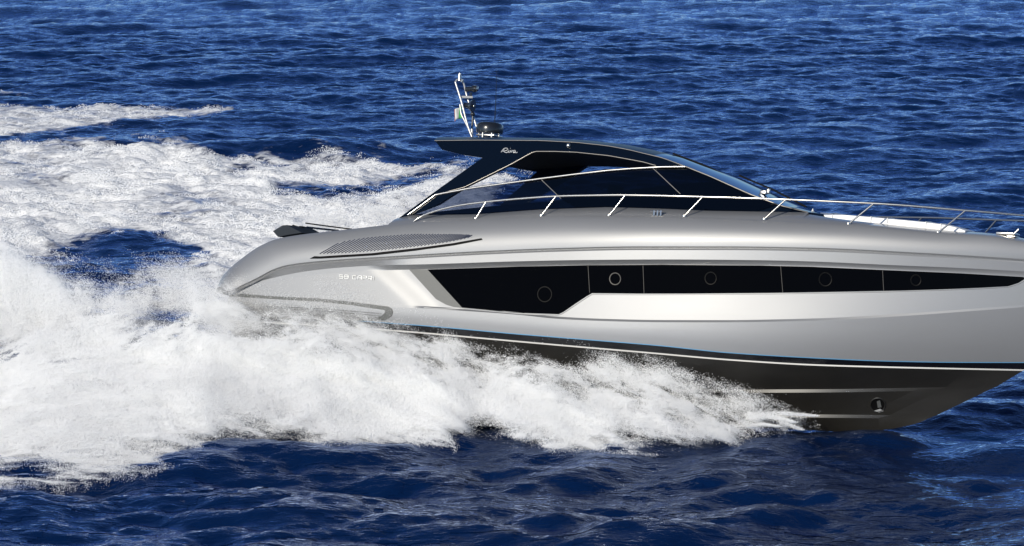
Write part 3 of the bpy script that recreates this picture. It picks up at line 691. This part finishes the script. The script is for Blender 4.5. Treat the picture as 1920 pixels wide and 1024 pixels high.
def foam_mask(x, y):
    u, v, _ = proj_w(np.stack([x, y, x*0], -1))
    n1 = fbm(np.stack([x*.35, y*.22, x*0], -1), 4)-.5
    n2 = fbm(np.stack([x*1.1+y*.3, y*.8, x*0+9], -1), 4, .6)-.5
    m1 = ss(poly_sd(u, v, W1)+n1*80+n2*60, -14, 44)
    m1 = m1*(1-ss(poly_sd(u, v, G1)+n1*60+n2*60, -20, 20)*.93)*(1-.62*ss(poly_sd(u, v, G2)+n1*30, -8, 10))
    m1 = m1*(1-.38*ss(n1+.5*n2, .02, .24))*(.94+.8*n2)
    m2 = .62*ss(poly_sd(u, v, W2)+n1*46, -4, 12)+.45*ss(poly_sd(u, v, W3)+n1*20, -2, 6)
    # reflections of the spray, painted as faint pale streaks on the near water
    W4 = [(-300, 890), (300, 880), (900, 855), (1350, 850), (1500, 880), (1850, 950), (1950, 1100), (-300, 1100)]
    n3 = fbm(np.stack([x*.42+y*.1, y*1.25, x*0+21], -1), 5, .62)
    m4 = .16*ss(poly_sd(u, v, W4)+n1*60, 0, 50)*ss(1-np.abs(n3-.5)*9, .1, .95)*ss(n1+.5*n2, -.16, .10)
    return np.maximum(np.maximum(m1, m2), m4)
# wash of the bow wave, raised along the spray
def swell(x, y):
    u, v, _ = proj_w(np.stack([x, y, x*0], -1))
    fm_ = ss(poly_sd(u, v, W1), -30, 40)
    hump = 0.14*np.exp(-((v-(868-0.045*np.clip(u-300, -300, 1200)))/34.0)**2)*ss(1450-u, 0, 300)
    far_ = 0.35*np.exp(-((v-288)/12.0)**2)*ss(u, 150, 300)*ss(820-u, 0, 200)
    return hump+far_+fm_*0.16*(fbm(np.stack([x*.8, y*.6, x*0+5], -1), 3)-.5)*2
GX, GY = np.meshgrid(gx, gy, indexing='ij')
D = sea_disp(GX, GY); SW = swell(GX, GY)
FM = foam_mask(GX, GY)
SX, SY, SZ = GX+D[..., 0], GY+D[..., 1], D[..., 2]+SW
nx, ny = GX.shape
def grid_mesh(name, P, nx, ny, keep=None, skirt=None):
    idx = np.arange(nx*ny).reshape(nx, ny)
    q = np.stack([idx[:-1, :-1], idx[1:, :-1], idx[1:, 1:], idx[:-1, 1:]], -1).reshape(-1, 4)
    if keep is not None:
        kf = (keep.ravel()[q].max(1)); q = q[kf]; used = np.unique(q); remap = np.full(nx*ny, -1); remap[used] = np.arange(len(used)); q = remap[q]; P = P.reshape(-1, 3)[used]
    else: used = np.arange(nx*ny); P = P.reshape(-1, 3)
    if skirt is not None: P = np.concatenate([P, skirt[0]]); q = np.concatenate([q, skirt[1]])
    me = bpy.data.meshes.new(name); me.vertices.add(len(P)); me.vertices.foreach_set('co', P.astype(np.float32).ravel())
    me.loops.add(len(q)*4); me.loops.foreach_set('vertex_index', q.astype(np.int32).ravel())
    me.polygons.add(len(q)); me.polygons.foreach_set('loop_start', np.arange(len(q), dtype=np.int32)*4)
    me.update(calc_edges=True); me.polygons.foreach_set('use_smooth', np.ones(len(q), bool))
    return me, used
# open sea beyond the modelled waves
b_idx = np.concatenate([np.arange(nx)*ny, (nx-1)*ny+np.arange(1, ny), np.arange(nx-2, -1, -1)*ny+ny-1, np.arange(ny-2, 0, -1)])
bxy = np.stack([SX.ravel()[b_idx], SY.ravel()[b_idx]], -1); nb = len(bxy); ctr = np.array([0, 100.0]); sk = []; sq = []
prev_i = b_idx
for kf in (1.35, 2.2, 4.5, 12, 40, 120):
    base = nx*ny+len(sk); sk += [(*(ctr+(p-ctr)*kf), 0.0) for p in bxy]
    cur = base+np.arange(nb); sq.append(np.stack([prev_i, cur, np.roll(cur, -1), np.roll(prev_i, -1)], -1)); prev_i = cur
sme, _ = grid_mesh('sea', np.stack([SX, SY, SZ], -1), nx, ny, None, (np.array(sk), np.concatenate(sq)))
sea = link(bpy.data.objects.new('sea', sme)); tag(sea, 'deep blue choppy open sea', None, None, 'structure')
def sea_shader(m):
    """water: blue body colour under a Fresnel reflection; returns the shader socket"""
    L = m.node_tree.links
    b = N(m, 'ShaderNodeBsdfDiffuse'); b.inputs['Color'].default_value = (0.0010, 0.0100, 0.046, 1)
    geo = N(m, 'ShaderNodeNewGeometry')
    mp = N(m, 'ShaderNodeMapping'); mp.inputs['Scale'].default_value = (0.9, 1.5, 1); L.new(geo.outputs['Position'], mp.inputs[0])
    n1 = N(m, 'ShaderNodeTexNoise'); n1.inputs['Scale'].default_value = 4.2; n1.inputs['Detail'].default_value = 4; n1.inputs['Roughness'].default_value = 0.55; n1.inputs['Distortion'].default_value = 0.7
    L.new(mp.outputs[0], n1.inputs[0])
    bp_ = N(m, 'ShaderNodeBump'); bp_.inputs['Strength'].default_value = 0.5; bp_.inputs['Distance'].default_value = 0.065
    L.new(n1.outputs['Fac'], bp_.inputs['Height']); L.new(bp_.outputs[0], b.inputs['Normal'])
    fr = N(m, 'ShaderNodeFresnel'); fr.inputs[0].default_value = 1.44; L.new(bp_.outputs[0], fr.inputs['Normal'])
    gl = N(m, 'ShaderNodeBsdfGlossy'); gl.inputs['Color'].default_value = (0.60, 0.72, 1.0, 1); gl.inputs['Roughness'].default_value = 0.03; L.new(bp_.outputs[0], gl.inputs['Normal'])
    mx = N(m, 'ShaderNodeMixShader'); L.new(fr.outputs[0], mx.inputs[0]); L.new(b.outputs[0], mx.inputs[1]); L.new(gl.outputs[0], mx.inputs[2])
    return mx.outputs[0]
m = mat('sea_water', (0, 0, 0)); M['sea'] = m; m.node_tree.nodes.remove(m.node_tree.nodes['Principled BSDF'])
m.node_tree.links.new(sea_shader(m), m.node_tree.nodes['Material Output'].inputs[0])
sme.materials.append(m)

# ------------------------------------------------------------------ foam on the water behind the yacht
def foam_mat():
    m = bpy.data.materials.new('foam'); m.use_nodes = True; n = m.node_tree.nodes; L = m.node_tree.links
    b = n['Principled BSDF']; b.inputs['Roughness'].default_value = 0.75; b.inputs['Specular IOR Level'].default_value = 0.2
    b.inputs['Base Color'].default_value = (0.92, 0.93, 0.94, 1)
    at = n.new('ShaderNodeAttribute'); at.attribute_name = 'foam'
    geo = n.new('ShaderNodeNewGeometry')
    mp = n.new('ShaderNodeMapping'); mp.inputs['Scale'].default_value = (0.75, 1.55, 1); vr = n.new('ShaderNodeVectorRotate'); vr.rotation_type = 'Z_AXIS'; vr.inputs['Angle'].default_value = R(-28); L.new(geo.outputs['Position'], vr.inputs['Vector']); L.new(vr.outputs[0], mp.inputs[0])
    nz = n.new('ShaderNodeTexNoise'); nz.inputs['Scale'].default_value = 2.2; nz.inputs['Detail'].default_value = 9; nz.inputs['Roughness'].default_value = 0.72; nz.inputs['Distortion'].default_value = 0.5
    L.new(mp.outputs[0], nz.inputs[0])
    # fac = clamp((foam*1.25 - noise') * gain)
    mr = n.new('ShaderNodeMapRange'); mr.inputs['From Min'].default_value = .25; mr.inputs['From Max'].default_value = .75
    L.new(nz.outputs['Fac'], mr.inputs[0])
    a = n.new('ShaderNodeMath'); a.operation = 'MULTIPLY'; a.inputs[1].default_value = 1.35; L.new(at.outputs['Fac'], a.inputs[0])
    sb = n.new('ShaderNodeMath'); sb.operation = 'SUBTRACT'; L.new(a.outputs[0], sb.inputs[0]); L.new(mr.outputs[0], sb.inputs[1])
    g = n.new('ShaderNodeMapRange'); g.inputs['From Min'].default_value = -0.06; g.inputs['From Max'].default_value = 0.46; L.new(sb.outputs[0], g.inputs[0])
    mx = n.new('ShaderNodeMixShader'); L.new(g.outputs[0], mx.inputs[0]); L.new(sea_shader(m), mx.inputs[1]); L.new(b.outputs[0], mx.inputs[2])
    L.new(mx.outputs[0], n['Material Output'].inputs[0])
    n2 = n.new('ShaderNodeTexNoise'); n2.inputs['Scale'].default_value = 8.0; n2.inputs['Detail'].default_value = 8; n2.inputs['Roughness'].default_value = 0.7; L.new(mp.outputs[0], n2.inputs[0])
    bp2 = n.new('ShaderNodeBump'); bp2.inputs['Strength'].default_value = 0.8; bp2.inputs['Distance'].default_value = 0.14; L.new(n2.outputs['Fac'], bp2.inputs['Height']); L.new(bp2.outputs[0], b.inputs['Normal'])
    return m
M['foam'] = foam_mat()
froth = fbm(np.stack([(GX*.88-GY*.47)*1.5, (GX*.47+GY*.88)*2.4, GX*0], -1), 5, .68)
FZ = SZ+0.006+FM*(0.02+0.50*np.clip(froth-.40, 0, 1))
fme, used = grid_mesh('wake_foam', np.stack([SX, SY, FZ], -1), nx, ny, FM > 0.012)
fme.attributes.new('foam', 'FLOAT', 'POINT').data.foreach_set('value', FM.ravel()[used].astype(np.float32))
fme.materials.append(M['foam']); foam = link(bpy.data.objects.new('wake_foam', fme))
tag(foam, 'white churned foam spreading over the sea behind the yacht', None, None, 'stuff')

# ------------------------------------------------------------------ spray: clouds of droplets
def drop_mat():
    m = bpy.data.materials.new('spray_droplets'); m.use_nodes = True; b = m.node_tree.nodes['Principled BSDF']
    b.inputs['Base Color'].default_value = (0.91, 0.915, 0.915, 1); b.inputs['Roughness'].default_value = 0.6; b.inputs['Specular IOR Level'].default_value = 0.2
    return m
M['drop'] = drop_mat()
def droplets(name, P, rad, label):
    me = bpy.data.meshes.new(name); me.vertices.add(len(P)); me.vertices.foreach_set('co', P.astype(np.float32).ravel())
    me.attributes.new('size', 'FLOAT', 'POINT').data.foreach_set('value', rad.astype(np.float32)); me.update()
    me.materials.append(M['drop'])
    o = link(bpy.data.objects.new(name, me)); tag(o, label, None, None, 'stuff')
    ng = bpy.data.node_groups.new(name+'_points', 'GeometryNodeTree')
    ng.interface.new_socket('Geometry', in_out='INPUT', socket_type='NodeSocketGeometry'); ng.interface.new_socket('Geometry', in_out='OUTPUT', socket_type='NodeSocketGeometry')
    gi = ng.nodes.new('NodeGroupInput'); go = ng.nodes.new('NodeGroupOutput'); mtp = ng.nodes.new('GeometryNodeMeshToPoints')
    na = ng.nodes.new('GeometryNodeInputNamedAttribute'); na.data_type = 'FLOAT'; na.inputs['Name'].default_value = 'size'
    sm_ = ng.nodes.new('GeometryNodeSetMaterial'); sm_.inputs['Material'].default_value = M['drop']
    ng.links.new(gi.outputs[0], mtp.inputs['Mesh']); ng.links.new(na.outputs['Attribute'], mtp.inputs['Radius'])
    ng.links.new(mtp.outputs[0], sm_.inputs[0]); ng.links.new(sm_.outputs[0], go.inputs[0])
    md = o.modifiers.new('points', 'NODES'); md.node_group = ng
    return o
# line of the chine (hull side), carried on astern: depth along each sight line
ch = rows['ch_lo'].P; cu, cv = proj_l(ch); cdep = ((ch-CL) @ BR.T) @ fw
o_ = np.argsort(cu); cu, cdep = cu[o_], cdep[o_]
def hull_depth(u):
    a = (cdep[40]-cdep[0])/(cu[40]-cu[0]); return np.where(u < cu[0], cdep[0]+(u-cu[0])*a, np.interp(u, cu, cdep))-0.12
def at_depth(u, v, z):
    return CAM+ray_dir(u, v)*z[..., None]
def curve(pts): return pchip(*zip(*pts))
top_n = curve([(-500, 800), (-300, 690), (-120, 640), (0, 620), (60, 596), (150, 588), (250, 574), (330, 556), (400, 530), (470, 541), (540, 550), (600, 563), (680, 584), (740, 605), (780, 616), (840, 640), (900, 652), (1000, 655), (1060, 668), (1120, 690), (1230, 706), (1320, 738), (1400, 760), (1480, 776), (1540, 786)])
bot_n = curve([(-500, 985), (-300, 950), (-120, 930), (0, 908), (60, 900), (110, 915), (160, 906), (230, 892), (300, 880), (360, 868), (430, 848), (520, 842), (600, 852), (680, 846), (760, 840), (820, 846), (900, 826), (980, 842), (1060, 852), (1160, 850), (1260, 852), (1340, 846), (1400, 832), (1470, 812), (1540, 800)])
def sheet(n, top, bot, u0, u1, seed, din, dout, thick, lump=0.55, dens=None, soft=(60, 34)):
    g = np.random.default_rng(seed)
    u = g.uniform(u0, u1, n*2); T, B_ = top(u), bot(u); keep = g.random(n*2) < np.clip((B_-T)/300, .05, 1); u = u[keep]; T = T[keep]; B_ = B_[keep]
    v = g.uniform(T-soft[0]*.7, B_+soft[1]*.5)
    s = np.clip((B_-v)/(B_-T), -.1, 1.15)
    zi, zo = din(u), dout(u, B_); z = zo+(zi-zo)*np.clip(s, 0, 1)**0.85
    P = at_depth(u, v, z)
    al = bf*.94+np.array([0, 0, -.34]); st = np.stack([P @ al*.42, P @ bp*1.1, (P @ np.array([0, 0, 1.0])+.36*(P @ bf))*1.15], -1).astype(np.float32)
    nl = fbm(st*.75, 4)-.5; nf = fbm(st*3.1+40, 4, .6)-.5
    z = z+lump*nl*3.0*np.clip(np.minimum(s, 1-s)*5, 0.15, 1)+g.exponential(thick, len(z))
    e = np.minimum((v-T)/soft[0], (B_-v)/soft[1])
    pr = ss(e+nl*2.4+nf*1.6, -.7, 2.2)**2.6*(0.42+0.58*ss(nf+nl*1.1, -.22, .16))
    pr = np.clip(pr*(dens(u, v) if dens is not None else 1), 0, 1)
    k = g.random(len(u)) < pr
    P = at_depth(u[k], v[k], z[k]); return P[P[:, 2] > -0.25], u[k][P[:, 2] > -0.25], v[k][P[:, 2] > -0.25]
def out_d(u, vb):
    return (0.22-CAM[2])/((ray_dir(u, vb)) @ np.array([0, 0, 1.0]))
def dn(u, v): return ss(u, -470, -200)+3.2*ss(u, 560, 820)*ss(1500-u, 0, 320)
P, u, v = sheet(11500000, top_n, bot_n, -470, 1540, 21, hull_depth, out_d, 0.45, dens=dn)
veil, _, _ = sheet(4200000, curve([(330, 490), (410, 492), (470, 525), (560, 546), (650, 563), (740, 592), (780, 610)]), curve([(330, 640), (500, 640), (780, 660)]), 330, 780, 77, lambda u: hull_depth(u)-.2, lambda u, b_: hull_depth(u)-.9, .2, .3, lambda u, v: (1.15+.8*ss(520-u, 0, 100))*ss(u, 330, 430)+3.0*np.exp(-((u-428)**2+(v-548)**2)/52.**2), (60, 20))
nv_ = len(veil)
# jets where the forefoot cuts the water
jets = []
gj = np.random.default_rng(5)
for (pts, n) in (([(1531, 780), (1500, 777.5), (1455, 775), (1400, 778)], 5000), ([(1490, 792), (1470, 786), (1440, 781), (1400, 786)], 5000), ([(1462, 800), (1435, 796), (1405, 797), (1370, 800)], 4500), ([(1505, 806), (1490, 800), (1475, 795), (1460, 790)], 1500)):
    q = np.array(pts, float); t = gj.random(n); uu = np.interp(t, np.linspace(0, 1, 4), q[:, 0])+gj.normal(0, 3, n); vv = np.interp(t, np.linspace(0, 1, 4), q[:, 1])+gj.normal(0, 1, n)*(.7+3.2*t)
    jets.append(at_depth(uu, vv, (hull_depth(uu)-.25 if pts[0][0] < 1690 else out_d(uu, vv)-.25)+gj.normal(0, .05, n)))
gdr = np.random.default_rng(9)
P = np.concatenate([P]+jets)
rad_ = gdr.uniform(.002, .0048, len(P))*np.where(gdr.random(len(P)) < .005, 1.8, 1)
droplets('bow_spray', np.concatenate([P, veil]), np.concatenate([rad_, gdr.uniform(.0011, .0026, nv_)]), 'thick white sheet of spray thrown up along the near side of the hull')
print('bow spray', len(P))
# plume behind the stern
top_r = curve([(-480, 640), (-350, 520), (-200, 425), (-120, 408), (0, 424), (30, 428), (60, 446), (110, 462), (140, 482), (200, 488), (280, 484), (340, 480), (400, 490), (450, 500), (520, 540)])
bot_r = curve([(-480, 730), (-120, 700), (0, 690), (150, 650), (300, 620), (400, 600), (520, 600)])
def rd_in(u): return hull_depth(u)+2.2
def rd_out(u, vb): return hull_depth(u)+0.4
def dr(u, v): return np.where(u < 150, ss(u, -440, -200), 1.0-.55*ss(u, 110, 240))
P2, u2, v2 = sheet(2600000, top_r, bot_r, -440, 520, 31, rd_in, rd_out, 0.9, .6, dr, (34, 30))
droplets('stern_plume', P2, gdr.uniform(.0022, .005, len(P2)), 'pale plume of spray rising behind the stern')
# spray thrown out beyond the far side, seen past the cabin
top_f = curve([(520, 420), (580, 396), (650, 366), (720, 345), (780, 322), (840, 306), (910, 302), (980, 306)])
bot_f = curve([(520, 450), (640, 440), (740, 430), (840, 400), (910, 352), (980, 345)])
def far_d(u): return out_d(u, np.full(u.shape, 430.0))-1.0
P3, u3, v3 = sheet(900000, top_f, bot_f, 520, 1000, 41, lambda u: np.full(u.shape, 93.0), lambda u, b_: np.full(u.shape, 92.0), 1.2, .8, lambda u, v: 1.7, (46, 30))
droplets('far_spray', P3, gdr.uniform(.0025, .006, len(P3)), 'thin spray drifting up beyond the far side of the cabin')

# froth: clots of foam thrown up on the wake
gw = np.random.default_rng(17); n_ = 4000000
def bil(A, x, y):
    i = np.clip(np.searchsorted(gx, x)-1, 0, nx-2); j = np.clip(np.searchsorted(gy, y)-1, 0, ny-2)
    fx = (x-gx[i])/(gx[i+1]-gx[i]); fy = (y-gy[j])/(gy[j+1]-gy[j])
    return (A[i, j]*(1-fx)+A[i+1, j]*fx)*(1-fy)+(A[i, j+1]*(1-fx)+A[i+1, j+1]*fx)*fy
xw = gw.uniform(-34, 10, n_); yw = gw.uniform(12, 62, n_)
uw, vw, _ = proj_w(np.stack([xw, yw, xw*0], -1)); k = (uw > -260) & (uw < 1100); xw, yw = xw[k], yw[k]
ww = bil(FM, xw, yw); k = ww > .22; xw, yw, ww = xw[k], yw[k], ww[k]
cl = fbm(np.stack([(xw*.88-yw*.47)*1.1, (xw*.47+yw*.88)*2.6, xw*0+3], -1), 5, .62)
k = gw.random(len(xw)) < ss(ww*.75+(cl-.5)*3.8, .5, 1.4)*.8
xw, yw, ww, cl = xw[k], yw[k], ww[k], cl[k]
zw = bil(FZ, xw, yw)+np.clip(cl-.45, 0, 1)*.8*gw.random(len(xw))**1.5*ww
P4 = np.stack([bil(SX, xw, yw), bil(SY, xw, yw), zw], -1)
droplets('wake_froth', P4, gw.uniform(.004, .010, len(P4)), 'bright clots of froth scattered over the wake behind the yacht')
print('counts', len(P), len(P2), len(P3), len(P4))
